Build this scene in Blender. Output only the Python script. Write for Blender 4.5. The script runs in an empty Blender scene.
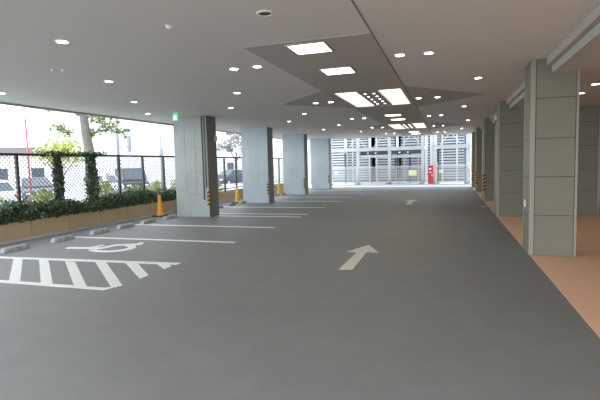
import bpy, bmesh, math, random
from mathutils import Vector, Matrix, Quaternion
random.seed(7)
SC = bpy.context.scene
COL = SC.collection
PI = math.pi
H = 3.174            # ceiling height

# ------------------------------------------------------------------ materials
def mat(name, col, rough=.6, metal=0., noise=None, emit=None, bump=None, spec=.5):
    m = bpy.data.materials.new(name); m.use_nodes = True
    nt = m.node_tree; b = nt.nodes['Principled BSDF']
    b.inputs['Base Color'].default_value = (*col, 1)
    b.inputs['Roughness'].default_value = rough
    b.inputs['Metallic'].default_value = metal
    b.inputs['Specular IOR Level'].default_value = spec
    tc = None
    if noise or bump:
        tc = nt.nodes.new('ShaderNodeTexCoord')
    if noise:
        out = None
        for (sc, amt) in noise:
            n = nt.nodes.new('ShaderNodeTexNoise'); n.inputs['Scale'].default_value = sc
            n.inputs['Detail'].default_value = 6
            nt.links.new(tc.outputs['Object'], n.inputs['Vector'])
            r = nt.nodes.new('ShaderNodeMapRange')
            r.inputs['From Min'].default_value = .25; r.inputs['From Max'].default_value = .75
            r.inputs['To Min'].default_value = 1 - amt; r.inputs['To Max'].default_value = 1 + amt
            nt.links.new(n.outputs['Fac'], r.inputs['Value'])
            mx = nt.nodes.new('ShaderNodeVectorMath'); mx.operation = 'SCALE'
            if out is None: mx.inputs[0].default_value = col
            else: nt.links.new(out, mx.inputs[0])
            nt.links.new(r.outputs['Result'], mx.inputs['Scale'])
            out = mx.outputs['Vector']
        nt.links.new(out, b.inputs['Base Color'])
    if bump:
        n = nt.nodes.new('ShaderNodeTexNoise'); n.inputs['Scale'].default_value = bump[0]
        nt.links.new(tc.outputs['Object'], n.inputs['Vector'])
        bp = nt.nodes.new('ShaderNodeBump'); bp.inputs['Strength'].default_value = bump[1]
        bp.inputs['Distance'].default_value = .01
        nt.links.new(n.outputs['Fac'], bp.inputs['Height'])
        nt.links.new(bp.outputs['Normal'], b.inputs['Normal'])
    if emit:
        b.inputs['Emission Color'].default_value = (*emit[0], 1)
        b.inputs['Emission Strength'].default_value = emit[1]
    return m

M = {}
M['asphalt'] = mat('asphalt', (.19, .189, .181), .62, noise=[(.35, .07), (3, .06), (60, .12)], bump=(140, .35))
M['paint'] = mat('white_paint', (.74, .74, .70), .55, noise=[(9, .08), (60, .08)])
M['paint_old'] = mat('worn_paint', (.60, .585, .53), .6, noise=[(9, .08), (60, .1)])
M['apron'] = mat('concrete_apron', (.50, .51, .52), .7, noise=[(1.2, .08), (20, .05)])
M['ground'] = mat('street_ground', (.40, .41, .41), .85, noise=[(.6, .08)])
M['ceiling'] = mat('ceiling_board', (.76, .725, .68), .7, noise=[(.5, .03)])
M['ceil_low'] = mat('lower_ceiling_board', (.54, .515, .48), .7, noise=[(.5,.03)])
M['ceil_dark'] = mat('grey_ceiling_panel', (.50, .47, .425), .7, noise=[(.5, .03)])
M['fascia'] = mat('pale_fascia', (.50, .475, .43), .6)
M['groove'] = mat('dark_joint', (.06, .06, .06), .8)
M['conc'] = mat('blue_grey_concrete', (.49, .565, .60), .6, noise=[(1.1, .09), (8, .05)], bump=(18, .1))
M['conc_first'] = mat('darker_grey_concrete', (.37, .40, .385), .65, noise=[(1.3, .13), (7, .07)], bump=(18, .12))  # darker, greyer concrete for the nearest left pillar
M['conc_side'] = mat('shaded_side_and_conduit', (.19, .185, .165), .65, noise=[(1.5, .08)])  # shade of the drive-facing pillar sides put into the colour; also colours the conduits
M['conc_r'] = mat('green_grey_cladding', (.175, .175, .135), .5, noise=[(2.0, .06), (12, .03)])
M['conc_rtrim'] = mat('pale_corner_trim', (.29,.28,.235), .45)
M['wall'] = mat('grey_wall', (.33, .32, .29), .7, noise=[(1, .05)])
M['wall_p'] = mat('pale_wall', (.42, .42, .40), .7, noise=[(1, .05)])
M['planter'] = mat('tan_planter_panel', (.52, .385, .235), .65, noise=[(1.5, .07), (12, .05)])
M['soil'] = mat('soil', (.09, .065, .045), .9)
M['kerb'] = mat('concrete_kerb', (.50, .52, .53), .8, noise=[(3, .1), (30, .08)])
M['stop'] = mat('concrete_wheel_stop', (.40, .405, .40), .8, noise=[(5, .25), (24, .3)])
M['fence'] = mat('dark_fence_steel', (.075, .072, .065), .5, .3)
M['wire'] = mat('fence_wire', (.13, .135, .135), .6, .1)
M['cone'] = mat('orange_plastic', (.86, .36, .035), .5)
M['cone_y'] = mat('yellow_plastic', (.80, .47, .06), .5)
M['black'] = mat('black_rubber', (.02, .02, .022), .7)
M['hz_y'] = mat('hazard_yellow', (.55, .33, .06), .6)
M['red'] = mat('red_paint', (.62, .03, .05), .45)
M['red_p'] = mat('hazed_red_paint', (.50, .09, .10), .6)  # red made paler: overexposed haze put into the pole's colour
M['red_lamp'] = mat('red_lamp_glass', (.5, .03, .025), .35, emit=((1, .05, .03), .05))
M['lamp'] = mat('downlight_glow', (1, 1, .95), .5, emit=((1, .92, .76), 13))
M['spot'] = mat('spotlight_glow', (1,1,.97), .5, emit=((1,.95,.85), 2.0))
M['rim'] = mat('white_lamp_rim', (.80, .79, .76), .4)
M['panel'] = mat('square_lamp_glow', (1, 1, .95), .5, emit=((1, .90, .70), 2.6))
M['shaft'] = mat('cream_shaft_board', (.90, .86, .79), .6)
M['shaft_glow'] = mat('luminous_shaft_top', (1, .95, .85), .5, emit=((1, .92, .79), .95))
M['dotpanel'] = mat('perforated_grey_panel', (.42, .41, .40), .6)
M['terra'] = None
M['steel'] = mat('white_grey_steel', (.60, .62, .62), .5, .1)
M['pole'] = mat('grey_galvanised_pole', (.26, .27, .28), .6)
M['line_joint'] = mat('ceiling_joint', (.24,.23,.21), .8)
M['soft_joint'] = mat('grey_joint', (.25, .27, .275), .8)
M['steel_d'] = mat('dark_grey_steel', (.09, .10, .105), .5, .3)
M['gate'] = mat('pale_gate_mesh', (.52, .525, .52), .5, .2)
M['louvre'] = mat('pale_louvre', (.46, .47, .47), .55, noise=[(1.2, .12)])
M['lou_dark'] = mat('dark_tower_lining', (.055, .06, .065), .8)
M['lou_blue'] = mat('blue_column_paint', (.16, .21, .33), .5)
M['pallet'] = mat('galvanised_pallet', (.34, .36, .37), .5, .3)
M['sign_y'] = mat('yellow_sign', (.86, .82, .45), .5)
M['sign_w'] = mat('white_sign', (.9, .9, .88), .5)
M['beige'] = mat('beige_post_paint', (.68, .60, .44), .5)
M['exit'] = mat('exit_green', (.03, .5, .2), .5, emit=((.05, .6, .22), .3))
M['exit_w'] = mat('exit_white', (.9, .95, .9), .5, emit=((.9, 1, .93), .45))
M['bark'] = mat('grey_bark', (.17, .155, .135), .9, noise=[(6, .2)])
def leaf(name, c): return mat(name, c, .6, spec=.3)
M['ivy1'] = leaf('dark_ivy', (.05, .082, .042)); M['ivy2'] = leaf('mid_ivy', (.105, .145, .075)); M['ivy3'] = leaf('pale_ivy', (.22, .26, .17))
M['lf1'] = leaf('yellow_green_leaf', (.36, .42, .08)); M['lf2'] = leaf('bright_green_leaf', (.20, .28, .06)); M['lf3'] = leaf('pale_leaf', (.46, .50, .16))
M['gr1'] = leaf('grey_green_leaf', (.20, .205, .175)); M['gr2'] = leaf('pale_grey_leaf', (.30, .30, .26))
M['bld_w'] = mat('white_facade', (.58, .58, .575), .7)
M['bld_p'] = mat('pinkish_facade', (.80, .72, .68), .7)
M['bld_g'] = mat('pale_grey_facade', (.72, .73, .74), .7)
M['glass'] = mat('window_glass', (.05, .065, .08), .15)
M['roof'] = mat('dark_roof', (.05, .042, .04), .8)
M['car_d'] = mat('dark_blue_car_paint', (.02, .028, .05), .4)
M['car_w'] = mat('white_car_paint', (.80, .80, .80), .25)
M['car_s'] = mat('silver_car_paint', (.40, .42, .44), .3, .4)
M['car_k'] = mat('black_car_paint', (.014, .015, .018), .4)
M['glow_red'] = mat('red_tail_lamp', (.6, .03, .03), .3)
M['lens'] = mat('clear_lens', (.8, .82, .84), .15)
M['chrome'] = mat('chrome', (.7, .7, .7), .2, .9)

def tile_mat():
    m = bpy.data.materials.new('terracotta_tiles'); m.use_nodes = True
    nt = m.node_tree; b = nt.nodes['Principled BSDF']
    tc = nt.nodes.new('ShaderNodeTexCoord')
    br = nt.nodes.new('ShaderNodeTexBrick')
    br.offset = 0; br.inputs['Scale'].default_value = 1
    br.inputs['Brick Width'].default_value = .3; br.inputs['Row Height'].default_value = .3
    br.inputs['Mortar Size'].default_value = .006
    br.inputs['Color1'].default_value = (.80, .50, .315, 1)
    br.inputs['Color2'].default_value = (.77, .47, .295, 1)
    br.inputs['Mortar'].default_value = (.68, .42, .265, 1)
    nt.links.new(tc.outputs['Object'], br.inputs['Vector'])
    nt.links.new(br.outputs['Color'], b.inputs['Base Color'])
    b.inputs['Roughness'].default_value = .42
    return m
M['terra'] = tile_mat()

# ------------------------------------------------------------------ mesh builder
class MB:
    paint = False
    def __init__(s): s.v = []; s.f = []; s.m = []; s.sm = []
    def add(s, vs, fs, mi=0, smooth=False):
        o = len(s.v); s.v += [tuple(p) for p in vs]
        for f in fs: s.f.append([o + i for i in f]); s.m.append(mi); s.sm.append(smooth)
    def box(s, x0, x1, y0, y1, z0, z1, mi=0, bev=0):
        if bev <= 0:
            s.add([(x0,y0,z0),(x1,y0,z0),(x1,y1,z0),(x0,y1,z0),(x0,y0,z1),(x1,y0,z1),(x1,y1,z1),(x0,y1,z1)],
                  [(0,3,2,1),(4,5,6,7),(0,1,5,4),(1,2,6,5),(2,3,7,6),(3,0,4,7)], mi)
            return
        bm = bmesh.new()
        bmesh.ops.create_cube(bm, size=1, matrix=Matrix.Translation(((x0+x1)/2,(y0+y1)/2,(z0+z1)/2)) @ Matrix.Diagonal((x1-x0,y1-y0,z1-z0,1)))
        bmesh.ops.bevel(bm, geom=bm.edges[:], offset=bev, segments=2, affect='EDGES')
        bm.verts.index_update()
        s.add([v.co[:] for v in bm.verts], [[v.index for v in f.verts] for f in bm.faces], mi)
        bm.free()
    def prism(s, poly, z0, z1, mi=0):
        s.k = getattr(s,'k',0)+1
        if s.paint: z1 += s.k*.00012
        a = sum(poly[i][0]*poly[(i+1)%len(poly)][1]-poly[(i+1)%len(poly)][0]*poly[i][1] for i in range(len(poly)))
        if a < 0: poly = poly[::-1]
        n = len(poly)
        s.add([(x,y,z0) for x,y in poly]+[(x,y,z1) for x,y in poly],
              [list(range(n))[::-1], list(range(n,2*n))]+[(i,(i+1)%n,n+(i+1)%n,n+i) for i in range(n)], mi)
    def tube(s, pts, rad, n=10, mi=0, smooth=True):
        pts = [Vector(p) for p in pts]
        if not hasattr(rad, '__len__'): rad = [rad]*len(pts)
        vs = []; fs = []
        for i, p in enumerate(pts):
            d = (pts[min(i+1,len(pts)-1)] - pts[max(i-1,0)]).normalized()
            a = Vector((1,0,0)) if abs(d.x) < .8 else Vector((0,1,0))
            u = d.cross(a).normalized(); w = d.cross(u)
            for k in range(n):
                t = 2*PI*k/n; vs.append(p + (u*math.cos(t)+w*math.sin(t))*rad[i])
        for i in range(len(pts)-1):
            for k in range(n):
                fs.append((i*n+k, i*n+(k+1)%n, (i+1)*n+(k+1)%n, (i+1)*n+k))
        o = len(s.v); s.v += [tuple(v) for v in vs]
        for f in fs: s.f.append([o+q for q in f]); s.m.append(mi); s.sm.append(smooth)
        e = (len(pts)-1)*n
        for f in (list(range(n))[::-1], [e+k for k in range(n)]):
            s.f.append([o+q for q in f]); s.m.append(mi); s.sm.append(False)
    def lathe(s, prof, n=24, mi=0, cx=0, cy=0):
        for (r0,z0),(r1,z1) in zip(prof, prof[1:]):
            vs = []; 
            for r,z in ((r0,z0),(r1,z1)):
                for k in range(n): t=2*PI*k/n; vs.append((cx+r*math.cos(t),cy+r*math.sin(t),z))
            s.add(vs, [(k,(k+1)%n,n+(k+1)%n,n+k) for k in range(n)], mi, True)
    def obj(s, name, mats, parent=None, loc=(0,0,0)):
        if not isinstance(mats, (list,tuple)): mats = [mats]
        me = bpy.data.meshes.new(name); me.from_pydata(s.v, [], s.f)
        for m in mats: me.materials.append(m)
        me.polygons.foreach_set('material_index', s.m); me.polygons.foreach_set('use_smooth', s.sm)
        me.update()
        bm = bmesh.new(); bm.from_mesh(me); bmesh.ops.recalc_face_normals(bm, faces=bm.faces[:]) if len(s.f) < 4000 else None
        bm.to_mesh(me); bm.free()
        o = bpy.data.objects.new(name, me); COL.objects.link(o); o.location = loc
        if parent: o.parent = parent
        return o

def tag(o, label, cat, group=None, kind=None):
    o['label'] = label; o['category'] = cat
    if group: o['group'] = group
    if kind: o['kind'] = kind
    return o
def thing(name, label, cat, loc=(0,0,0), rz=0, group=None):
    o = bpy.data.objects.new(name, None); COL.objects.link(o); o.empty_display_size = .1
    o.location = loc; o.rotation_euler = (0,0,rz)
    return tag(o, label, cat, group)
def struct(o): o['kind'] = 'structure'; return o
def dup(root, loc, rz=None, label=None):
    r = root.copy(); COL.objects.link(r); r.location = loc
    if rz is not None: r.rotation_euler = (0,0,rz)
    if label: r['label'] = label
    for ch in list(root.children):
        c = ch.copy(); COL.objects.link(c); c.parent = r
        for g in list(ch.children):
            d = g.copy(); COL.objects.link(d); d.parent = c
    return r
ORD = ['first','second','third','fourth','fifth','sixth','seventh','eighth','ninth','tenth','eleventh','twelfth']

# ------------------------------------------------------------------ shell
b = MB(); b.box(-9.42,1.27,-40,29.2,-.25,0); struct(b.obj('floor', M['asphalt']))
b = MB(); b.box(1.27,6.2,-40,29.2,-.25,.004); struct(b.obj('floor_tiled', M['terra']))
b = MB(); b.box(-24,9,29.2,44,-.25,-.005); struct(b.obj('ground_apron', M['apron']))
b = MB(); b.box(-140,60,-40,180,-.6,-.25); struct(b.obj('ground_street', M['ground']))
# ceiling with three openings for the lit shafts
SHAFTS = [(10.05,12.85),(19.5,22.4)]
SX0, SX1 = -2.50, -.97
b = MB()
ys = [-.6]; 
for a,c in SHAFTS: ys += [a,c]
ys.append(28.6)
for i in range(len(ys)-1):
    y0,y1 = ys[i],ys[i+1]
    if (y0,y1) in SHAFTS:
        b.box(-9.62,SX0,y0,y1,H,H+.6); b.box(SX1,1.56,y0,y1,H,H+.6)
    else: b.box(-9.62,1.56,y0,y1,H,H+.6)
struct(b.obj('ceiling', M['ceiling']))
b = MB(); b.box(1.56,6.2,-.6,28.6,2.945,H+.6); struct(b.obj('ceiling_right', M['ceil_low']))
b = MB(); b.box(-9.68,-9.62,-.6,28.66,H-.05,H+.75); struct(b.obj('trim_1', M['fascia']))
b = MB(); b.box(-9.62,6.2,28.6,28.66,H-.03,H+.75); struct(b.obj('trim_2', M['fascia']))
# stepped cornice along the right pillars
b = MB(); b.box(1.47,1.56,-.6,28.6,3.055,H); struct(b.obj('trim_3', M['fascia']))
b = MB(); b.box(1.545,1.62,-.6,28.6,2.935,3.05); struct(b.obj('trim_4', M['fascia']))
b = MB(); b.box(-.902,-.887,-.6,28.3,H-.008,H); struct(b.obj('trim_5', M['line_joint']))
b = MB(); b.box(6.2,6.4,-11,29.2,-.25,H+.6); struct(b.obj('wall_right', M['wall']))
b = MB(); b.box(-9.62,6.4,-.6,28.6,H+.6,15); struct(b.obj('added_upper_mass', M['bld_g']))  # unseen upper storeys, added to cut sky light on apron and parking machine

# dark grey dropped ceiling panel: a long strip with pointed wings beside each shaft
b = MB()
zz0, zz1 = H-.006, H
y = 5.62
for k,(a,c) in enumerate(SHAFTS):
    b.box(-2.62,-.906,y,a,zz0,zz1)
    b.box(-2.62,SX0,a,c,zz0,zz1); b.box(SX1,-.906,a,c,zz0,zz1)
    y = c
b.box(-2.62,-.906,y,28.3,zz0,zz1)
for (a,c) in SHAFTS:
    m_ = (a+c)/2 - .25
    b.prism([(-2.62,a-.5),(-4.2,m_+.05),(-2.62,c+.1)], zz0, zz1)
    b.prism([(-.884,a-.25),(.83,m_+.7),(-.884,c+.9)], zz0, zz1)
tag(b.obj('ceiling_panel', M['ceil_dark']), 'long darker grey ceiling panel with pointed wings around the lit shafts', 'ceiling panel')

# lit shafts
for k,(a,c) in enumerate(SHAFTS):
    t = thing('ceiling_shaft', ['large rectangular lit ceiling shaft, the nearer of the two','large rectangular lit ceiling shaft, the farther of the two'][k], 'skylight',
              ((SX0+SX1)/2,(a+c)/2,H), 0, 'lit ceiling shafts')
    hx, hy = (SX1-SX0)/2-.002, (c-a)/2-.002
    s = MB(); d = .03; zt = .55
    s.box(-hx,-hx+d,-hy,hy,0,zt); s.box(hx-d,hx,-hy,hy,0,zt); s.box(-hx+d,hx-d,-hy,-hy+d,0,zt); s.box(-hx+d,hx-d,hy-d,hy,0,zt)
    s.obj('shaft_wall', M['shaft'], t)
    s = MB(); s.box(-hx+d,hx-d,-hy+d,hy-d,zt-.03,zt); s.obj('luminous_top', M['shaft_glow'], t)
    s = MB(); s.box(-.24,.24,-hy+d,hy-d,.0,.05); p = s.obj('dotted_panel', M['dotpanel'], t)
    for j in range(5):
        for xx in (-.1,.1):
            s = MB(); s.lathe([(0,-.008),(.026,-.008),(.03,0)], 12); s.obj('spotlight', M['spot'], p, (xx,-hy+.45+j*(2*hy-.9)/4,0))

# ------------------------------------------------------------------ square recessed lamps in the strip
sq = None
for k, yy in enumerate([6.0,7.63,15.55,17.2,24.9,26.6]):
    lb = ORD[k] + ' square recessed lamp from the camera in the grey ceiling strip'
    if sq is None:
        sq = thing('square_lamp', lb, 'ceiling lamp', (-1.79,yy,H-.006), 0, 'square recessed ceiling lamps')
        s = MB(); w=.245; e=.03
        s.box(-w-e,w+e,-w-e,-w,-.012,0); s.box(-w-e,w+e,w,w+e,-.012,0); s.box(-w-e,-w,-w,w,-.012,0); s.box(w,w+e,-w,w,-.012,0)
        s.obj('lamp_frame', M['ceil_dark'], sq)
        s = MB(); s.box(-w,w,-w,w,-.006,0); s.obj('diffuser', M['panel'], sq)
    else: dup(sq, (-1.79,yy,H-.006), None, lb)

# ------------------------------------------------------------------ round downlights
dl = None
def downlight(x, y, z, lb):
    global dl
    if dl is None:
        dl = thing('downlight', lb, 'ceiling lamp', (x,y,z), 0, 'round ceiling downlights')
        s = MB(); s.lathe([(.064,-.004),(.066,-.014),(.082,-.012),(.088,0)], 24); s.obj('lamp_rim', M['rim'], dl)
        s = MB(); s.lathe([(0,-.010),(.040,-.010),(.065,-.005)], 24); s.obj('lens', M['lamp'], dl)
    else: dup(dl, (x,y,z), None, lb)
rows = [
 ('downlight in the row nearest the planter fence', [(-8.5,6.83),(-8.28,11.17)], H),
 ('downlight in the second row from the planter fence', [(-7.07,9.03)], H),
 ('downlight in the row above the left parking stalls', [(-5.8,6.75),(-5.6,11.14),(-5.55,15.65),(-5.5,20.3)], H),
 ('single downlight in the row above the stall line ends', [(-4.49,4.46),(-4.34,8.95),(-4.3,13.58),(-4.28,18.2),(-4.25,22.9)], H),
 ('left lamp of a downlight pair left of the grey strip', [(-3.31,6.75),(-3.27,11.33),(-3.28,16.0),(-3.3,20.6),(-3.3,25.3)], H),
 ('right lamp of a downlight pair left of the grey strip', [(-2.9,6.75),(-2.87,11.35),(-2.85,16.05),(-2.85,20.65),(-2.85,25.35)], H),
 ('left lamp of a downlight pair right of the grey strip', [(-.69,6.92),(-.72,11.72),(-.66,16.48),(-.64,21.25),(-.6,26.0)], H),
 ('right lamp of a downlight pair right of the grey strip', [(-.28,6.97),(-.27,11.77),(-.25,16.54),(-.24,21.33),(-.22,26.1)], H),
 ('single downlight in the row beside the right pillars', [(.53,9.46),(.42,14.18),(.72,19.22),(.6,23.9)], H),
 ('downlight on the lower ceiling behind the near right pillar', [(2.58,9.78),(2.63,10.98)], 2.945),
]
for nm, pts, z in rows:
    for i,(x,y) in enumerate(pts):
        inwing = any(a-.3 < y < c+.6 for a,c in SHAFTS) and (x in (-3.27,-2.87,-.72,-.27,-3.3,-2.85,-.64,-.24)) and z == H
        lb = 'round ' + nm + (', %s from the camera' % ORD[i] if len(pts) > 1 else '')
        downlight(x, y, z-.006 if inwing else z, lb)

# small ceiling fittings
def fitting(name, lb, cat, x, y, parts):
    t = thing(name, lb, cat, (x,y,H+.002))
    for pn, prof, m in parts:
        s = MB(); s.lathe(prof, 20); s.obj(pn, M[m], t)
fitting('ceiling_speaker', 'unlit round recessed ceiling fitting with dark centre near the top edge', 'ceiling fitting', -1.815, 4.47,
        [('rim', [(.06,-.006),(.066,-.016),(.088,-.013),(.094,0)],'rim'), ('grille',[(0,-.004),(.062,-.008)],'groove')])
fitting('smoke_detector', 'small white smoke detector on the ceiling above the left side', 'smoke detector', -2.96, 4.46,
        [('base',[(.05,0),(.05,-.015),(.04,-.02)],'rim'), ('sensor',[(.04,-.02),(.028,-.04),(0,-.042)],'rim')])
for i,(x,y,w) in enumerate([(-5.86,5.58,'outer'),(-5.74,5.66,'inner')]):
    fitting('ceiling_sprinkler', 'tiny %s sprinkler head of two on the left ceiling' % w, 'sprinkler', x, y,
        [('collar',[(0,.01),(.03,.01),(.03,-.008),(.012,-.01)],'rim'), ('nozzle',[(.012,-.01),(.01,-.03),(.02,-.032),(0,-.034)],'chrome')])

# ------------------------------------------------------------------ pillars
def clad_face(s, u0, u1, cols, rows, depth, face, mi, gap=.008):
    """panels of a face; face = ('y', y) panel on plane facing -y, or ('x', x, sign)"""
    for i in range(len(cols)-1):
        for j in range(len(rows)-1):
            a,c = cols[i]+gap/2, cols[i+1]-gap/2
            z0,z1 = rows[j]+gap/2, rows[j+1]-gap/2
            if face[0]=='y': s.box(a,c,face[1],face[1]+depth,z0,z1,mi)
            else: s.box(min(face[1],face[1]-face[2]*depth),max(face[1],face[1]-face[2]*depth),a,c,z0,z1,mi)
def hazard(s, w, h, face, n=4):
    """slanted black and yellow bands, w wide, on a plane; face maps (u,z,out)->xyz"""
    sl = w*.9; step = h/n
    for k in range(-1, 2*n+1):
        z0 = k*step/2*1.0; z1 = z0+step/2
        poly = [(0,z0),(w,z0+sl*.6),(w,z1+sl*.6),(0,z1)]
        poly = [(u,min(max(z,0),h)) for u,z in poly]
        if max(p[1] for p in poly)-min(p[1] for p in poly) < 1e-4: continue
        vs = [face(u,z,.000) for u,z in poly]+[face(u,z,.010) for u,z in poly]
        s.add(vs,[(0,1,2,3),(4,5,6,7),(0,1,5,4),(1,2,6,5),(2,3,7,6),(3,0,4,7)], k%2)
LY = [12.545,17.511,22.514,27.627]
WL, DL, XL = 1.195, .60, -7.181
def left_pillar(y, lb, first):
    t = thing('concrete_pillar', lb, 'pillar', (XL-WL/2, y+DL/2, 0), 0, 'left row pillars')
    s = MB(); w=WL/2; d=DL/2
    s.box(-w+.006,w-.006,-d+.006,d-.006,0,H-.001,1)
    cols = [-w, -w+.42, -w+.80, w] if True else 0
    clad_face(s,0,0,[-w,w],[0,.72],.006,('y',-d),0)
    clad_face(s,0,0,[-w,-w+.40,-w+.76,w],[.72,1.42,2.2,H],.006,('y',-d),0)
    clad_face(s,0,0,[-w,w],[0,.72,1.42,2.2,H],-.006,('y',d),0)
    s.box(-w,-w+.006,-d,d,0,H-.001,0)
    s.obj('shaft', [M['conc_first'] if first else M['conc'],M['soft_joint'] if first else M['conc']], t)
    s = MB(); s.box(w-.006,w+.004,-d,d,.0,H-.001); s.obj('shaded_side', M['conc_side'], t)  # thin slab coloured dark as the shade on the drive-facing side
    g = MB()
    hazard(g, .065, .50, lambda u,z,o:(w-.065+u, -d-o, .36+z), 4)
    hazard(g, .06, .50, lambda u,z,o:(w+.004+o, -d+u, .36+z), 4)
    g.obj('corner_guard', [M['black'],M['hz_y']], t)
    if first:
        p = MB(); p.tube([(w-.16,-d-.025,.55),(w-.16,-d-.025,H)], .02); p.obj('conduit', M['conc_side'], t)
        p = MB(); p.tube([(w-.07,-d-.02,.95),(w-.07,-d-.02,H)], .016); p.obj('conduit', M['conc_side'], t)
        p = MB(); p.box(w+.004,w+.03,d-.12,d-.02,2.40,2.60); q = p.obj('alarm_lamp_base', M['sign_w'], t)
        p = MB(); p.lathe([(0,.08),(.02,.07),(.026,.04),(.026,-.05),(.02,-.07),(0,-.08)],16); p.obj('alarm_lamp', M['red_lamp'], q, (w+.045,d-.07,2.5))
    return t
LP = ['nearest left concrete pillar with vertical conduits and a red alarm lamp','second left concrete pillar from the camera, a yellow cone at its left',
      'third left concrete pillar from the camera','farthest left concrete pillar, next to the parking machine']
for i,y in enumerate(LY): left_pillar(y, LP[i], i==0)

RY = [8.167,13.5,18.75,23.9,27.65]
RW, RD, XR = .684, .66, 1.255
def right_pillar(y, lb, hz, zt=H, x=XR, plate=False):
    t = thing('clad_pillar', lb, 'pillar', (x+RW/2,y+RD/2,.004), 0, 'right row pillars')
    w=RW/2; d=RD/2; zt -= .005
    s = MB()
    s.box(-w+.012,w-.012,-d+.012,d-.012,0,zt,1)
    rows_ = [0,.66,1.29,1.91,2.55,zt]
    clad_face(s,0,0,[-w+.075,w-.04],rows_,.012,('y',-d),0,.012)
    clad_face(s,0,0,[-w+.075,w-.075],rows_,-.012,('y',d),0,.012)
    clad_face(s,0,0,[-d+.05,d-.05],rows_,.012,('x',-w,-1),0,.012)
    clad_face(s,0,0,[-d+.05,d-.05],rows_,.012,('x',w,1),0,.012)
    s.obj('shaft', [M['conc_r'],M['groove']], t)
    for sx in (-1,1):
        for sy in (-1,1):
            c = MB(); ww = .07 if sx<0 else .035
            c.box(*(sorted((sx*w,sx*(w-ww)))),*(sorted((sy*d,sy*(d-.045)))),0,zt,0)
            c.obj('corner_trim', M['conc_rtrim'], t)
    if plate:
        c = MB(); c.box(-w-.014,-w,.04,.12,.76,.89,0,.004); c.obj('socket_plate', M['sign_w'], t)
    if hz:
        g = MB()
        hazard(g,.12,.68,lambda u,z,o:(-w-o,-d+u,.38+z),5); hazard(g,.10,.68,lambda u,z,o:(-w+u,-d-o,.38+z),5)
        g.obj('corner_guard',[M['black'],M['hz_y']],t)
    return t
RPL = ['nearest right pillar, large, clad in grey-green panels on orange tiles','second right pillar from the camera, half hidden by the nearest',
       'third right pillar from the camera with striped hazard guard','fourth right pillar from the camera with striped hazard guard','farthest right pillar beside the parking machine']
for i,y in enumerate(RY): right_pillar(y, RPL[i], i>=2, H, XR, i==0)
right_pillar(14.2, 'inner pillar seen at the right edge, behind the nearest right pillar', False, 2.945, 3.20)

# emergency light on the second right pillar
t = thing('wall_lamp','small unlit white lamp high on the second right pillar','lamp',(XR-.0,13.75,2.75))
s=MB(); s.box(-.05,0,-.09,.09,-.06,.06,0,.01); s.obj('housing',M['sign_w'],t)
s=MB(); s.box(-.058,-.05,-.07,.07,-.045,.045); s.obj('cover',M['lens'],t)

# ------------------------------------------------------------------ exit sign
t = thing('exit_sign','small green running man exit sign hanging in front of the nearest left pillar','sign',(-7.42,11.25,H), math.radians(10))
s=MB(); s.tube([(0,0,-.04),(0,0,0)],.012,8); s.obj('hanger',M['rim'],t)
s=MB(); s.box(-.07,.07,-.02,.02,-.25,-.04,0,.006); p=s.obj('sign_box',M['exit'],t)
s=MB(); y_=-.0235
def sbox(a,c): s.tube([(a[0],y_,a[1]-.15),(c[0],y_,c[1]-.15)],.012,6)
sbox((.005,.065),(.006,.066)); sbox((.0,.035),(-.012,-.015)); sbox((.0,.03),(.045,.02)); sbox((0,.03),(-.045,.01)); sbox((-.012,-.015),(.03,-.03)); sbox((.03,-.03),(.028,-.075)); sbox((-.012,-.015),(-.03,-.06)); sbox((-.03,-.06),(-.065,-.065))
s.obj('running_man',M['exit_w'],p)

# ------------------------------------------------------------------ floor markings
PZ = .004
MARKS = 'white painted stall lines'
LINES = [8.42,10.62,12.9,13.58,15.75,18.4,20.65,23.4,25.6]
LL = ['white stall line just beyond the wheelchair symbol','second white stall line beyond the wheelchair symbol','white stall line just before the nearest left pillar',
 'white stall line just beyond the nearest left pillar','white stall line midway between first and second left pillars','white stall line just beyond the second left pillar',
 'white stall line midway between second and third left pillars','white stall line just beyond the third left pillar','farthest white stall line before the last left pillar']
for y,lb in zip(LINES,LL):
    s=MB(); x0 = -8.5 if not 12.5<y<13.2 else XL+.02
    s.box(x0,-4.25,y-.06,y+.06,0,PZ); tag(s.obj('stall_line',M['paint']),lb,'road marking',MARKS)
s=MB(); s.box(1.05,1.265,16.47,16.57,0,PZ); tag(s.obj('stall_line',M['paint']),'short white line stub beside the second right pillar','road marking')
# hatched no-parking area
s=MB(); s.paint=True
s.prism([(-8.6,6.02),(-4.25,6.28),(-4.25,6.42),(-8.6,6.16)],0,PZ)
s.prism([(-8.6,4.68),(-4.34,4.73),(-4.40,4.83),(-8.6,4.81)],0,PZ)
for x in (-8.22,-7.61,-7.0,-6.40):
    s.prism([(x,6.1),(x+.22,6.1),(x+1.76,4.76),(x+1.54,4.76)],0,PZ)
s.prism([(-5.84,6.2),(-5.61,6.2),(-4.26,4.99),(-4.33,4.86)],0,PZ)
s.prism([(-4.34,4.73),(-4.26,4.99),(-4.42,4.81)],0,PZ)
s.prism([(-5.22,6.22),(-4.99,6.24),(-4.26,5.56),(-4.26,5.36)],0,PZ)
s.prism([(-4.62,6.26),(-4.40,6.28),(-4.27,6.16),(-4.27,5.96)],0,PZ)
tag(s.obj('hatched_marking',M['paint']),'white hatched no-parking area painted on the asphalt at the left','road marking')
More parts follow.
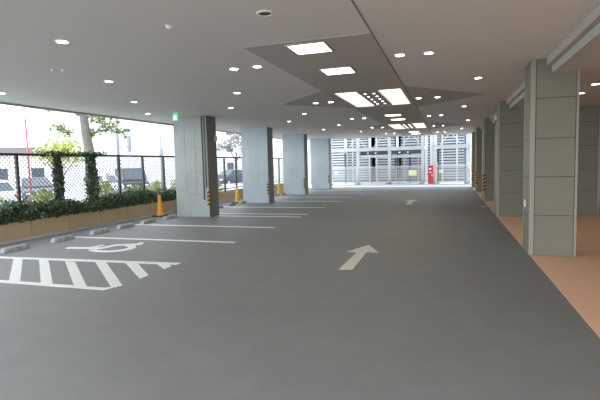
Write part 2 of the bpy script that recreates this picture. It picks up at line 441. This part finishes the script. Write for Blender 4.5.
# wheelchair symbol: up = -x, forward = +y
s=MB(); s.paint=True
ox,oy,hh = -5.98,6.90,1.50
def W(u,v): return (ox-v*hh, oy+u*hh*.80)
def bar(a,c,w):
    a=Vector(W(*a)); c=Vector(W(*c)); d=(c-a).normalized(); n=Vector((-d.y,d.x))*w/2
    s.prism([tuple(a+n),tuple(c+n),tuple(c-n),tuple(a-n)],0,PZ)
def ring(cx,cy,r0,r1,t0,t1,n=28):
    for k in range(n):
        a=t0+(t1-t0)*k/n; e=t0+(t1-t0)*(k+1)/n
        s.prism([W(cx+r*math.cos(t),cy+r*math.sin(t)) for r,t in ((r0,a),(r1,a),(r1,e),(r0,e))],0,PZ)
ring(.26,.94,0.001,.075,0,2*PI)
bar((.26,.90),(.33,.43),.16)
bar((.29,.66),(.58,.62),.12); bar((.32,.46),(.62,.44),.16); bar((.61,.48),(.78,.13),.16); bar((.75,.13),(.95,.21),.12)
ring(.36,.31,.215,.325,math.radians(128),math.radians(345))
tag(s.obj('wheelchair_symbol',M['paint']),'white wheelchair symbol painted in the nearest parking stall','road marking')
# arrows
def arrow(x,y,lb):
    s=MB(); s.prism([(-.10,0),(.10,.03),(.08,1.38),(.29,1.40),(-.0,2.1),(-.28,1.34),(-.09,1.36)],0,PZ)
    tag(s.obj('direction_arrow',M['paint_old'],None,(x,y,0)),lb,'road marking','driveway arrows')
arrow(-1.475,6.52,'large white arrow on the asphalt, the nearer of two')
arrow(-1.44,17.15,'white arrow on the asphalt, the farther of two')

# ------------------------------------------------------------------ wheel stops
ws=None
SY=[6.72,7.92,9.05,10.0,10.98,12.05,14.1,15.2,16.3,17.35,19.0,20.1,21.2,22.2]
for i,y in enumerate(SY):
    lb = ('concrete wheel stop, %s from the camera along the planter' % ORD[i]) if i<12 else 'concrete wheel stop beside the third left pillar, %s one' % ('nearer' if i==12 else 'farther')
    if ws is None:
        s=MB(); bm=bmesh.new()
        L=.30; a=.085; c=.055; h=.095
        vs=[(-a,-L,0),(a,-L,0),(a,L,0),(-a,L,0),(-c,-L+.04,h),(c,-L+.04,h),(c,L-.04,h),(-c,L-.04,h)]
        V=[bm.verts.new(v) for v in vs]
        for f in [(0,3,2,1),(4,5,6,7),(0,1,5,4),(1,2,6,5),(2,3,7,6),(3,0,4,7)]: bm.faces.new([V[k] for k in f])
        bmesh.ops.bevel(bm,geom=bm.edges[:],offset=.012,segments=2,affect='EDGES'); bm.verts.index_update()
        s.add([v.co[:] for v in bm.verts],[[v.index for v in f.verts] for f in bm.faces]); bm.free()
        ws=tag(s.obj('wheel_stop',M['stop'],None,(-8.33,y,0)),lb,'wheel stop','wheel stops along the planter')
    else:
        o=ws.copy(); COL.objects.link(o); o.location=(-8.33,y,0); o['label']=lb

# ------------------------------------------------------------------ planter, hedge, fence
PJ=[-2.1+1.13*k for k in range(28)]
t=thing('planter','long low tan panelled planter under the fence','planter',(-9.42,0,0))
s=MB(); s.box(-.62,-.03,-2.1,28.4,-.25,.40,1)
for a,c in zip(PJ,PJ[1:]): s.box(-.03,0,a+.012,c-.012,0,.44,0)
s.box(-.62,-.585,-2.1,28.4,-.25,.44,0)
s.obj('panel_wall',[M['planter'],M['groove']],t)
s=MB(); s.box(-.585,-.03,-2.1,28.4,.40,.425); s.obj('soil',M['soil'],t)
s=MB(); s.box(-9.42,-9.27,-2.1,28.4,0,.05,0,.008); tag(s.obj('kerb',M['kerb']),'low concrete kerb along the foot of the planter','kerb')

FX=-9.9
FP=[8.2+1.178*k for k in range(-6,17)]
t=thing('mesh_fence','dark framed wire mesh fence above the planter','fence',(FX,FP[0],.425),0)
L=FP[-1]-FP[0]
s=MB(); s.box(-.03,.03,-.03,L+.03,1.55,1.61); s.obj('top_rail',M['fence'],t)
s=MB(); s.box(-.02,.02,0,L,.10,.14); s.obj('bottom_rail',M['fence'],t)
s=MB(); s.box(-.033,.033,-.033,.033,0,1.55); post=s.obj('post',M['fence'],t)
w=1.178; z0,z1=.14,1.55; s=MB(); p=.118; rr=.0085
n=int((w+(z1-z0))/p)
for k in range(1,n):
    c=k*p
    for sg in (1,-1):
        # line u = c - v or mirrored
        pts=[]
        v0=max(0,c-w); v1=min(z1-z0,c)
        if v1-v0<.02: continue
        u0,u1=c-v0,c-v1
        if sg<0: u0,u1=w-u0,w-u1
        s.tube([(0,u0,z0+v0),(0,u1,z0+v1)],rr,3,0,False)
panel=s.obj('wire_mesh',M['wire'],t)
for k in range(1,len(FP)):
    c=post.copy(); COL.objects.link(c); c.location=(0,FP[k]-FP[0],0)
    if k<len(FP)-1:
        c=panel.copy(); COL.objects.link(c); c.location=(0,FP[k]-FP[0],0)

def leaves(pts, size, nm, up=.3, rnd=random):
    s=MB()
    for p in pts:
        p=Vector(p); nrm=Vector((rnd.gauss(0,1),rnd.gauss(0,1),rnd.gauss(0,1)+up)).normalized()
        a=nrm.orthogonal().normalized(); a=Quaternion(nrm,rnd.uniform(0,6.28))@a; c=nrm.cross(a)
        L_=size*rnd.uniform(.7,1.4); w_=L_*.42
        s.add([p-a*L_*.5,p+c*w_+nrm*L_*.06,p+a*L_*.5,p-c*w_+nrm*L_*.06],[(0,1,2),(0,2,3)],rnd.choices(range(nm),[5,3,1.4][:nm])[0])
    return s
def blob_core(s, x0,x1,y0,y1,z0,hf,n,mi=0):
    vs=[];fs=[]
    for i in range(n+1):
        y=y0+(y1-y0)*i/n; z=hf(y)
        vs+=[(x0,y,z0),(x0,y,z*.93),((x0+x1)/2,y,z),(x1,y,z*.93),(x1,y,z0)]
    for i in range(n):
        for k in range(4): fs.append((i*5+k,i*5+k+1,i*5+5+k+1,i*5+5+k))
    s.add(vs,fs,mi)
# ivy hedge
def hz_(y): return .74+.055*math.sin(y*1.7)+.04*math.sin(y*4.1+1)+.03*math.sin(y*9)
pts=[]
for k in range(15000):
    y=random.uniform(1.5,14.6); q=random.random(); zt=hz_(y)
    if q<.6: x=-9.43+random.uniform(-.05,.07); z=random.uniform(.43,zt); x-=max(0,(z-.5))*.25
    elif q<.9: x=random.uniform(-10.05,-9.42); z=zt+random.gauss(.0,.035)
    else: x=random.uniform(-10.1,-9.45); z=random.uniform(.45,zt+.12)
    pts.append((x,y,z))
s=leaves(pts,.062,3); blob_core(s,-10.0,-9.47,1.5,14.6,.42,lambda y:hz_(y)-.04,80)
tag(s.obj('ivy_hedge',[M['ivy1'],M['ivy2'],M['ivy3']]),'dense dark green ivy filling the planter at the left','hedge',None,'stuff')
# ivy on two posts
for yy,wd,lb,sd in ((FP[7],.13,'ivy column climbing the fence post left of the tree trunk',1),(FP[8],.19,'broad ivy column climbing the fence post under the tree trunk',2)):
    pts=[]
    for k in range(1500):
        z=random.uniform(.6,2.07); a=random.uniform(0,6.28); r=wd*(.75+.35*math.sin(z*5+sd)*.5+random.gauss(0,.18))
        pts.append((FX+.8*r*math.cos(a)+.02,yy+r*math.sin(a),z))
    for k in range(420): pts.append((FX+random.gauss(0,.06),yy+random.gauss(0,.27),2.04+random.gauss(0,.035)))
    s=leaves(pts,.06,3)
    s.tube([(FX,yy,.6),(FX+.01,yy+.02,1.3),(FX,yy,2.05)],[wd*.35,wd*.4,wd*.3],8,0)
    tag(s.obj('climbing_ivy',[M['ivy1'],M['ivy2'],M['ivy3']]),lb,'ivy','ivy columns on the fence')
# shrubs outside the fence
def shrub(x,y,r,h,lb,mats,n=900,size=.085,z=-.25,nm='shrub',group=None):
    t=thing(nm,lb,'shrub',(x,y,z),0,group); pts=[]
    for k in range(n):
        a=random.uniform(0,6.28); e=random.uniform(-.2,1)*PI/2; q=random.uniform(.6,1.08)
        pts.append((r*q*math.cos(a)*math.cos(e),r*q*math.sin(a)*math.cos(e),h*.45+h*.52*q*math.sin(e)))
    s=leaves(pts,size,len(mats)); s.obj('foliage',mats,t)
    s=MB()
    for k in range(6):
        a=k*1.05; s.tube([(0,0,0),(r*.4*math.cos(a),r*.4*math.sin(a),h*.4),(r*.55*math.cos(a),r*.55*math.sin(a),h*.75)],[.02,.015,.006],6)
    s.obj('stem',M['bark'],t)
sh=[M['lf1'],M['lf2'],M['lf3']]
for i,(x,y) in enumerate([(-11.3,8.6),(-11.2,10.1),(-11.3,12.6),(-11.2,14.1),(-11.3,15.6),(-11.2,17.1),(-11.4,18.6),(-11.3,20.1)]):
    shrub(x,y,.58,1.2+.1*(i%3),'low yellow-green shrub outside the fence, %s from the left'%ORD[i],sh,750,.085,-.25,'shrub','low shrubs outside the fence')

# ------------------------------------------------------------------ cones
def cone(x,y,m,lb):
    t=thing('traffic_cone',lb,'traffic cone',(x,y,0))
    s=MB(); s.box(-.19,.19,-.19,.19,0,.035,0,.01); s.obj('base_plate',M['black'],t)
    s=MB(); s.lathe([(.15,.035),(.148,.06),(.115,.075),(.045,.66),(.05,.68),(.04,.70),(.0,.70)],28); s.obj('cone_body',m,t)
cone(-9.08,12.62,M['cone'],'orange traffic cone left of the nearest left pillar')
cone(-8.75,17.72,M['cone_y'],'yellow traffic cone at the left side of the second left pillar')
cone(-8.72,22.72,M['cone_y'],'yellow traffic cone at the left side of the third left pillar')

# ------------------------------------------------------------------ cars
def car(loc,rz,m,lb,van=False,group=None,name='car'):
    t=thing(name,lb,'van' if van else 'car',loc,rz,group)
    # side profile along x (front +x), z up
    if van: low=[(-2.2,.35),(-2.25,.95),(1.75,.95),(2.15,.8),(2.2,.35)]; cab=[(-2.23,.95),(-2.12,1.85),(1.0,1.87),(1.75,.97)]
    else: low=[(-2.05,.32),(-2.12,.62),(-2.05,.92),(1.0,.93),(1.95,.76),(2.1,.55),(2.05,.32)]; cab=[(-1.95,.91),(-1.35,1.42),(-.9,1.47),(.15,1.45),(1.05,.92)]
    def loft(prof,w0,w1,inset=0):
        s=MB(); n=len(prof); zmin=min(z for _,z in prof); zmax=max(z for _,z in prof)
        def wy(z): return w0+(w1-w0)*(z-zmin)/(zmax-zmin)
        vs=[(x,-wy(z),z) for x,z in prof]+[(x,wy(z),z) for x,z in prof]
        bm=bmesh.new(); V=[bm.verts.new(v) for v in vs]
        bm.faces.new(V[:n]); bm.faces.new(V[n:][::-1])
        for i in range(n): bm.faces.new([V[i],V[n+i],V[n+(i+1)%n],V[(i+1)%n]])
        bmesh.ops.recalc_face_normals(bm,faces=bm.faces[:])
        bmesh.ops.bevel(bm,geom=bm.edges[:],offset=.05,segments=3,affect='EDGES'); bm.verts.index_update()
        s.add([v.co[:] for v in bm.verts],[[v.index for v in f.verts] for f in bm.faces]); bm.free(); return s
    s=loft(low,.83,.86); k=loft(cab,.80,.62 if not van else .76); s.add(k.v,k.f); s.obj('body',m,t)
    # side windows and screens
    def inw(x,z,sgn):
        zs=[q for _,q in cab]; z0_,z1_=min(zs),max(zs); w0,w1=.80,(.62 if not van else .76)
        return (x,sgn*(w0+(w1-w0)*(z-z0_)/(z1_-z0_)+.006),z)
    panes=[[(-1.55,.98),(-1.2,1.36),(-.45,1.39),(-.45,.98)],[(-.37,.98),(-.37,1.39),(.1,1.37),(.75,.98)]] if not van else [[(-2.0,1.1),(-1.95,1.7),(-.9,1.72),(-.9,1.1)],[(-.8,1.1),(-.8,1.72),(.1,1.72),(.1,1.1)],[(.2,1.1),(.2,1.72),(.9,1.7),(1.45,1.1)]]
    for pl in panes:
        for sg in (-1,1):
            s=MB(); a=[inw(x,z,sg) for x,z in pl]; c=[(x,y+sg*.006,z) for x,y,z in a]; n=len(a)
            s.add(a+c,[list(range(n)),list(range(n,2*n))]+[(i,(i+1)%n,n+(i+1)%n,n+i) for i in range(n)]); s.obj('side_window',M['glass'],t)
    def screen(nm,p0,p1,w0,w1):
        s=MB(); d=Vector((p1[0]-p0[0],0,p1[1]-p0[1])).normalized(); nn=Vector((d.z,0,-d.x))*.012
        if (nn.x>0)!=(p0[0]>0): nn=-nn
        q=[Vector((p0[0],-w0,p0[1])),Vector((p0[0],w0,p0[1])),Vector((p1[0],w1,p1[1])),Vector((p1[0],-w1,p1[1]))]
        s.add([v+nn*.2 for v in q]+[v+nn for v in q],[(0,1,2,3),(4,5,6,7),(0,1,5,4),(1,2,6,5),(2,3,7,6),(3,0,4,7)]); s.obj(nm,M['glass'],t)
    if van: screen('windscreen',(1.68,1.06),(1.1,1.75),.70,.66); screen('rear_window',(-2.215,1.1),(-2.14,1.72),.68,.64)
    else: screen('windscreen',(.97,.98),(.25,1.39),.68,.55); screen('rear_window',(-1.86,.98),(-1.43,1.36),.66,.54)
    fx=2.17 if van else 2.06; bx=-2.235 if van else -2.10
    for sg in (-1,1):
        s=MB(); s.box(fx-.08,fx+.02,sg*.6-.17,sg*.6+.17,.56,.70,0,.02); s.obj('headlamp',M['lens'],t)
        s=MB(); s.box(bx-.02,bx+.08,sg*.66-.12,sg*.66+.12,.66,.84,0,.02); s.obj('tail_lamp',M['glow_red'],t)
    for xx in (1.3,-1.3):
        for sg in (-1,1):
            s=MB(); s.tube([(xx,sg*.70,.31),(xx,sg*.875,.31)],.31,22); q=s.obj('wheel',M['black'],t)
            s=MB(); s.tube([(xx,sg*.87,.31),(xx,sg*.885,.31)],.19,18); s.obj('hub_cap',M['chrome'],q)
    return t
car((-22.5,19.7,-.25),math.radians(-32),M['car_d'],'dark blue car behind the fence by the red pole')
car((-20.5,15.2,-.25),math.radians(160),M['car_w'],'white car with red tail lamps at the left edge behind the fence')
car((-22.8,28.3,-.25),math.radians(-40),M['car_k'],'dark van parked behind the fence in front of the white building',True)
car((-22.6,25.4,-.25),math.radians(-40),M['car_s'],'silver car behind the fence right of the tree trunk')
car((-19.5,38.0,-.25),math.radians(-100),M['car_d'],'dark car behind the fence seen between first and second left pillars')

# ------------------------------------------------------------------ street things
t=thing('red_pole','thin red pole standing outside the fence','pole',(-13,11.2,-.25))
s=MB(); s.tube([(0,0,0),(0,0,3.48)],.032,12); s.obj('shaft',M['red_p'],t)
s=MB(); s.box(-.12,.12,-.12,.12,0,.03,0,.008); s.obj('base_plate',M['red_p'],t)
s=MB(); s.lathe([(.045,3.46),(.045,3.50),(.02,3.54),(0,3.54)],12); s.obj('cap',M['red_p'],t)
t=thing('utility_pole','tall pale grey utility pole outside the fence right of the tree','pole',(-18,21.37,-.25))
s=MB(); s.tube([(0,0,0),(0,0,8.5)],[.10,.075],14); s.obj('shaft',M['pole'],t)
s=MB(); s.tube([(0,0,3.05),(.3,.55,3.12)],.03,8); s.obj('bracket',M['pole'],t)
s=MB(); s.box(.22,.40,.5,.68,2.8,3.75,0,.02); s.obj('street_sign',M['pole'],t)
t=thing('street_lamp','thin pale street lamp post in front of the white building','street lamp',(-20,28.27,-.25))
s=MB(); s.tube([(0,0,0),(0,0,6.5)],[.09,.06],14); s.obj('shaft',M['pole'],t)
s=MB(); s.box(-.1,.1,-.16,.16,2.75,3.15,0,.02); s.obj('control_box',M['pole'],t)
s=MB(); s.tube([(0,0,6.4),(.8,0,6.7)],.04,8); s.obj('lamp_arm',M['pole'],t)
t=thing('meter_post','dark post with a white top plate behind the fence','post',(-12.4,13.97,-.25))
s=MB(); s.tube([(0,0,0),(0,0,1.40)],.075,12); s.obj('shaft',M['steel_d'],t)
s=MB(); s.box(-.09,.09,-.09,.09,1.40,1.70,0,.015); s.obj('white_top',M['sign_w'],t)

def tree(loc,lb,trunk,branches,clusters,mats,size,name='street_tree'):
    t=thing(name,lb,'tree',loc)
    s=MB(); s.tube(trunk[0],trunk[1],14)
    for pts,r in branches: s.tube(pts,r,8)
    s.obj('trunk',M['bark'],t)
    pts=[]
    for (x,y,z,r,n) in clusters:
        for k in range(n): pts.append((x+random.gauss(0,r),y+random.gauss(0,r),z+random.gauss(0,r*.6)))
    s=leaves(pts,size,len(mats)); s.obj('foliage',mats,t)
st=[leaf('street_leaf',(.20,.25,.085)),leaf('pale_street_leaf',(.32,.36,.17)),leaf('deep_street_leaf',(.12,.16,.055))]
tree((-14,14.53,-.25),'street tree with grey trunk behind the fence, leaves cut off by the ceiling',
     ([(0,.5,0),(0,.44,1.6),(0,.38,2.7),(0,.27,3.3),(0,.2,4.0),(0,.12,4.8),(-.05,-.1,6.2)],[.24,.21,.19,.175,.16,.14,.08]),
     [([(0,.3,3.1),(.12,.62,3.35),(.25,1.1,3.5),(.35,1.6,3.42)],[.06,.05,.035,.015]),([(0,-.05,4.0),(-.2,-.4,4.35),(-.3,-.9,4.4)],[.05,.035,.015]),
      ([(-.03,-.1,4.5),(.2,.7,5.2),(.3,1.3,5.5)],[.06,.04,.015]),([(-.03,-.1,4.9),(-.2,-.7,5.6),(-.3,-1.2,5.9)],[.06,.04,.015])],
     [(.15,.75,3.95,.20,130),(.3,1.2,3.65,.20,150),(.38,1.7,3.45,.15,90),(.1,.5,3.3,.13,60),(.2,1.05,4.2,.2,110),(-.25,-.75,3.45,.15,80),(-.3,-.95,4.3,.14,60),(-.2,-.5,3.3,.12,50),
      (.2,.9,5.4,.5,500),(-.2,-.9,5.8,.5,500),(0,0,6.6,.6,700)], st, .115)
tree((-19,18.2,-.25),'pale yellow-green bushy tree behind the fence left of the trunk',([(0,0,0),(.05,0,1.5),(0,.1,2.4)],[.10,.08,.04]),
     [([(0,0,1.4),(.3,.5,2.2)],[.05,.02]),([(0,0,1.4),(-.2,-.6,2.2)],[.05,.02])],
     [(0,0,2.75,.45,420),(.2,.7,2.6,.35,260),(-.1,-.6,2.6,.3,220),(.1,.2,3.1,.3,180)],[M['lf3'],M['lf1'],M['lf3']],.15,'bushy_tree')
tree((-21,42.5,-.25),'pale grey twiggy tree seen between the first and second left pillars',([(0,0,0),(0,0,2.2),(.1,0,3.2)],[.16,.13,.08]),
     [([(0,0,2.2),(.8,.6,4.0),(1.3,.9,4.9)],[.07,.04,.02]),([(0,0,2.4),(-.9,-.5,4.2),(-1.3,-.6,4.8)],[.07,.04,.02]),([(0,0,2.8),(0,.3,5.0)],[.06,.02])],
     [(0,0,4.3,.75,420),(1.1,.8,3.9,.5,230),(-1.2,-.6,3.8,.5,230),(.3,.2,5.0,.4,150)],[M['gr1'],M['gr2'],M['gr1']],.20,'twiggy_tree')

# buildings
def building(loc,rz,w,d,h,m,lb,wins,roof=None,rm='roof'):
    t=thing('building',lb,'building',loc,rz)
    s=MB(); s.box(-w/2,w/2,0,d,0,h); s.obj('wall',m,t)
    for (x,z,ww,hh_) in wins:
        s=MB(); e=.08
        s.box(x-ww/2-e,x+ww/2+e,-.06,0,z-e,z); s.box(x-ww/2-e,x+ww/2+e,-.06,0,z+hh_,z+hh_+e); s.box(x-ww/2-e,x-ww/2,-.06,0,z,z+hh_); s.box(x+ww/2,x+ww/2+e,-.06,0,z,z+hh_)
        f=s.obj('window_frame',M['bld_g'],t)
        s=MB(); s.box(x-ww/2,x+ww/2,-.02,.0,z,z+hh_); s.obj('pane',M['glass'],f)
    s=MB()
    if roof: 
        s.add([(-w/2-.4,-.4,h),(w/2+.4,-.4,h),(w/2+.4,d+.4,h),(-w/2-.4,d+.4,h),(-w/2-.4,d/2,h+roof),(w/2+.4,d/2,h+roof)],[(0,1,5,4),(2,3,4,5),(1,2,5),(3,0,4),(0,3,2,1)])
    else: s.box(-w/2-.12,w/2+.12,-.12,d+.12,h,h+.35)
    s.obj('roof',M[rm],t)
    return t
building((-36,46,-.25),math.radians(48),22,9,13,M['bld_w'],'large white building behind the fence right of the tree',[(-5,6.2,.9,.4),(-1,6.2,.8,.4),(-1,5.4,.8,.4),(-9,1.2,1.4,.9)],None,'bld_w')
building((-35,29.3,-.25),math.radians(50),5.0,6,3.3,M['bld_p'],'small pale house with a dark roof left of the tree',[(-1.4,1.0,1.0,1.1),(1.3,1.0,1.0,1.1)],.75)
building((-30,72,-.25),math.radians(20),16,9,11,M['bld_p'],'pale pinkish building seen between the second and third left pillars',[(x,z,1.1,1.2) for x in (-6,-3,0,3,6) for z in (1.2,4.2,7.2)],None,'bld_w')
s=MB(); s.box(-34,-33.8,5,60,-.25,.9); tag(s.obj('street_wall',M['bld_w']),'low white wall across the street behind the parked cars','wall')

# ------------------------------------------------------------------ mechanical parking machine
YT=32.0
PX=[-8.2,-6.17,-3.95,-1.70]; PX2=[-1.0,1.25]
def frame(name,xs,lb):
    t=thing(name,lb,'steel frame',(xs[0],YT,-.005))
    x0=xs[0]
    for x in xs:
        for yy in (0,5.2):
            s=MB(); a,w_,f=.10,.09,.018
            s.box(x-x0-a,x-x0+a,yy-w_,yy-w_+f,0,5.4); s.box(x-x0-a,x-x0+a,yy+w_-f,yy+w_,0,5.4); s.box(x-x0-.012,x-x0+.012,yy-w_+f,yy+w_-f,0,5.4)
            p=s.obj('post',M['steel'],t)
            s=MB(); s.box(x-x0-.17,x-x0+.17,yy-.15,yy+.15,0,.02); s.obj('foot_plate',M['steel_d'],p)
    for z in (2.42,5.2):
        s=MB(); s.box(-.1,xs[-1]-x0+.1,-.14,-.10,z,z+.24); s.box(-.1,xs[-1]-x0+.1,-.17,-.14,z,z+.03); s.box(-.1,xs[-1]-x0+.1,-.17,-.14,z+.21,z+.24); s.obj('front_beam',M['steel'],t)
        for x in xs:
            s=MB(); s.box(x-x0-.06,x-x0+.06,.1,5.1,z+.02,z+.2); s.obj('side_beam',M['steel'],t)
    if len(xs)>2:
        for a,c in zip(xs[1:],xs[2:]):
            s=MB(); s.box(a-x0+.12,c-x0-.12,.3,.5,2.15,2.40)
            for q in (.25,.5,.78): xq=a-x0+(c-a)*q; s.box(xq-.07,xq+.07,.24,.3,2.17,2.33)
            s.obj('drive_housing',M['steel_d'],t)
            s=MB()
            for q in (.3,.55): xq=a-x0+(c-a)*q; s.tube([(xq,.22,2.25),(xq,.26,2.25)],.06,12)
            s.obj('drive_sprocket',M['sign_w'],t)
    # diagonal rods
    for a,c in zip(xs,xs[1:]):
        s=MB(); s.tube([(a-x0+.1,5.0,2.5),(c-x0-.1,5.0,5.1)],.025,6); s.tube([(c-x0-.1,5.0,2.5),(a-x0+.1,5.0,5.1)],.025,6); s.obj('brace',M['steel'],t)
    return t
frame('parking_machine_frame',PX,'wide pale steel frame of the parking machine, three bays, at the far end')
frame('parking_machine_frame',PX2,'single bay pale steel frame of the parking machine at far right')
bays=list(zip(PX,PX[1:]))+[tuple(PX2)]
BN=['leftmost','second','third','rightmost']
# gates
for i,(a,c) in enumerate(bays):
    t=thing('gate','%s low pale mesh gate across the parking machine'%BN[i],'gate',((a+c)/2,YT-.28,-.005),0,'parking machine gates')
    w_=(c-a)/2-.03
    s=MB(); s.box(-w_,w_,-.025,.025,1.22,1.28); s.box(-w_,w_,-.025,.025,.14,.22); s.box(-w_,-w_+.05,-.025,.025,0,1.22); s.box(w_-.05,w_,-.025,.025,0,1.22); s.obj('gate_frame',M['steel'],t)
    s=MB(); n=int(2*w_/.055)
    for k in range(1,n): x=-w_+k*2*w_/n; s.box(x-.011,x+.011,-.006,.006,.22,1.22)
    for z in (.47,.72,.97): s.box(-w_+.05,w_-.05,-.008,.008,z-.008,z+.008)
    s.obj('bar_mesh',M['gate'],t)
    for sx in (-1,1):
        s=MB(); s.box(sx*(w_-.1)-.1,sx*(w_-.1)+.1,-.1,.06,.0,.11,0,.02); s.obj('roller_housing',M['black'] if sx<0 else M['steel_d'],t)
# signs on the gates
for x,z0_,z1_,w_,m,lb in ((-7.72,.80,1.02,.22,'sign_w','small white sign on the leftmost parking machine gate'),(-2.35,.63,1.0,.52,'sign_y','pale yellow sign on the third parking machine gate'),(-.5,.78,.98,.30,'sign_w','small white sign on the rightmost parking machine gate')):
    s=MB(); s.box(x-w_/2,x+w_/2,YT-.34,YT-.315,z0_,z1_,0,.004); tag(s.obj('gate_sign',M[m]),lb,'sign')
s=MB(); s.box(1.16,1.40,YT-.13,YT-.10,1.0,1.45,0,.004); tag(s.obj('post_sign',M['sign_y']),'pale yellow sign on the rightmost parking machine post','sign')
# louvre screens and lining behind
for i,(a,c) in enumerate(bays):
    t=thing('louvre_screen','%s slatted screen at the back of the parking machine'%BN[i],'screen',((a+c)/2,YT+5.6,-.005),0,'slatted screens')
    w_=(c-a)/2+.25
    if i==0: w_+=1.6; t.location.x-=1.5
    s=MB()
    for k in range(26):
        z=.15+k*.215; s.box(-w_,w_,-.02,.02,z,z+.125)
    s.obj('slats',M['louvre'],t)
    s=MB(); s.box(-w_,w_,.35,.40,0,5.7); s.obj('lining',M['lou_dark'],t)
    for x in (-w_*.45,w_*.35):
        s=MB(); s.box(x-.06,x+.06,-.12,-.03,0,5.7); s.obj('mullion',M['steel'] if i%2 else M['louvre'],t)
# inner lift columns
for x,yy,m,lb in ((-7.62,YT+2.4,'steel_d','dark inner lift column in the leftmost bay'),(-5.65,YT+2.6,'steel_d','dark inner lift column in the second bay'),(-2.75,YT+2.4,'steel_d','dark inner lift column in the third bay, right one'),(-3.65,YT+2.4,'steel_d','dark inner lift column in the third bay, left one'),(-.72,YT+1.2,'steel_d','dark inner lift column in the rightmost bay, left one'),(1.05,YT+.5,'lou_blue','blue inner lift column in the rightmost bay')):
    s=MB(); s.box(x-.07,x+.07,yy-.07,yy+.07,-.005,2.35 if m=='steel_d' else 4.6); s.box(x-.11,x+.11,yy-.11,yy+.11,-.005,.02); s.box(x-.1,x+.1,yy-.1,yy+.1,2.28,2.35)
    tag(s.obj('lift_column',M[m]),lb,'column')
# pallets and the cars parked on them
for i,(a,c) in list(enumerate(bays))[1:3]:
    z=[2.76,1.98,1.92,2.78][i]
    t=thing('car_pallet','%s raised car pallet in the parking machine'%BN[i],'pallet',((a+c)/2,YT+2.6,z),0,'car pallets')
    w_=(c-a)/2-.16
    s=MB(); s.box(-w_,w_,-2.4,2.4,0,.05); s.box(-w_,-w_+.12,-2.4,2.4,.05,.13); s.box(w_-.12,w_,-2.4,2.4,.05,.13); s.box(-.25,.25,-2.4,2.4,.05,.10); s.obj('deck',M['pallet'],t)
    s=MB(); s.box(-w_,w_,-2.45,-2.4,-.03,.13); s.obj('end_beam',M['steel'],t)
    s=MB(); s.box(-w_,w_,2.4,2.45,-.03,.13); s.obj('end_beam',M['steel'],t)
# red cabinet and beige post between the two frames
t=thing('fire_cabinet','tall narrow red cabinet standing between the parking machine frames','cabinet',(-1.17,YT-.5,-.005))
s=MB(); s.box(-.16,.16,-.13,.13,.03,1.30,0,.015); s.obj('body',M['red'],t)
s=MB(); s.box(-.19,.19,-.16,.16,0,.03); s.obj('base_plate',M['steel_d'],t)
s=MB(); s.box(-.10,.06,-.137,-.13,1.02,1.12); s.obj('label_plate',M['sign_w'],t)
s=MB(); s.box(-.06,.04,-.137,-.13,.80,.88); s.obj('label_plate',M['sign_w'],t)
s=MB(); s.box(.08,.11,-.15,-.13,.55,.72,0,.005); s.obj('handle',M['chrome'],t)
t=thing('beige_post','slim beige post right of the red cabinet','post',(-.80,YT-.55,-.005))
s=MB(); s.box(-.05,.05,-.05,.05,0,1.95,0,.01); s.obj('shaft',M['beige'],t)
s=MB(); s.box(-.09,.09,-.08,.08,1.2,1.5,0,.01); s.obj('control_box',M['beige'],t)
# neighbouring building behind the machine
building((-3,YT+9,-.25),0,26,10,16,M['bld_g'],'pale grey building behind the parking machine',[(x,z,1.4,1.3) for x in (-9,-5,-1,3,7) for z in (4.6,8.2)],None,'bld_g')
s=MB(); s.box(-9.2,2.2,YT-.95,YT-.74,-.005,.07,0,.01); tag(s.obj('gate_kerb',M['kerb']),'pale kerb strip in front of the parking machine gates','kerb')

# ------------------------------------------------------------------ light
w=bpy.data.worlds.new('World'); SC.world=w; w.use_nodes=True
nt=w.node_tree; bg=nt.nodes['Background']
tc=nt.nodes.new('ShaderNodeTexCoord'); sx=nt.nodes.new('ShaderNodeSeparateXYZ'); cr=nt.nodes.new('ShaderNodeValToRGB')
nt.links.new(tc.outputs['Generated'],sx.inputs[0]); nt.links.new(sx.outputs['Z'],cr.inputs['Fac'])
cr.color_ramp.elements[0].color=(.91,.965,1,1); cr.color_ramp.elements[1].color=(.52,.60,.72,1)
nt.links.new(cr.outputs['Color'],bg.inputs['Color'])
bg.inputs['Strength'].default_value=2.2

# ------------------------------------------------------------------ camera
cam=bpy.data.cameras.new('Camera'); cam.sensor_width=36; cam.lens=27.0; cam.clip_end=500
co=bpy.data.objects.new('Camera',cam); COL.objects.link(co)
p,y,r=.0795,.3205,-.0253
cy,sy,cp,sp,cr_,sr=math.cos(y),math.sin(y),math.cos(p),math.sin(p),math.cos(r),math.sin(r)
F=Vector((-sy*cp,cy*cp,-sp)); Rg=Vector((cy,sy,0)); U=Rg.cross(F)
R2=Rg*cr_+U*sr; U2=-Rg*sr+U*cr_
mw=Matrix((( R2.x,U2.x,-F.x,0),(R2.y,U2.y,-F.y,0),(R2.z,U2.z,-F.z,1.6),(0,0,0,1)))
co.matrix_world=mw
SC.camera=co
SC.view_settings.view_transform='Standard'; SC.view_settings.look='None'; SC.view_settings.gamma=1; SC.view_settings.use_curve_mapping=False
SC.view_settings.exposure=1.6
SC.cycles.use_denoising=True; SC.cycles.max_bounces=10; SC.cycles.diffuse_bounces=6; SC.cycles.sample_clamp_indirect=4
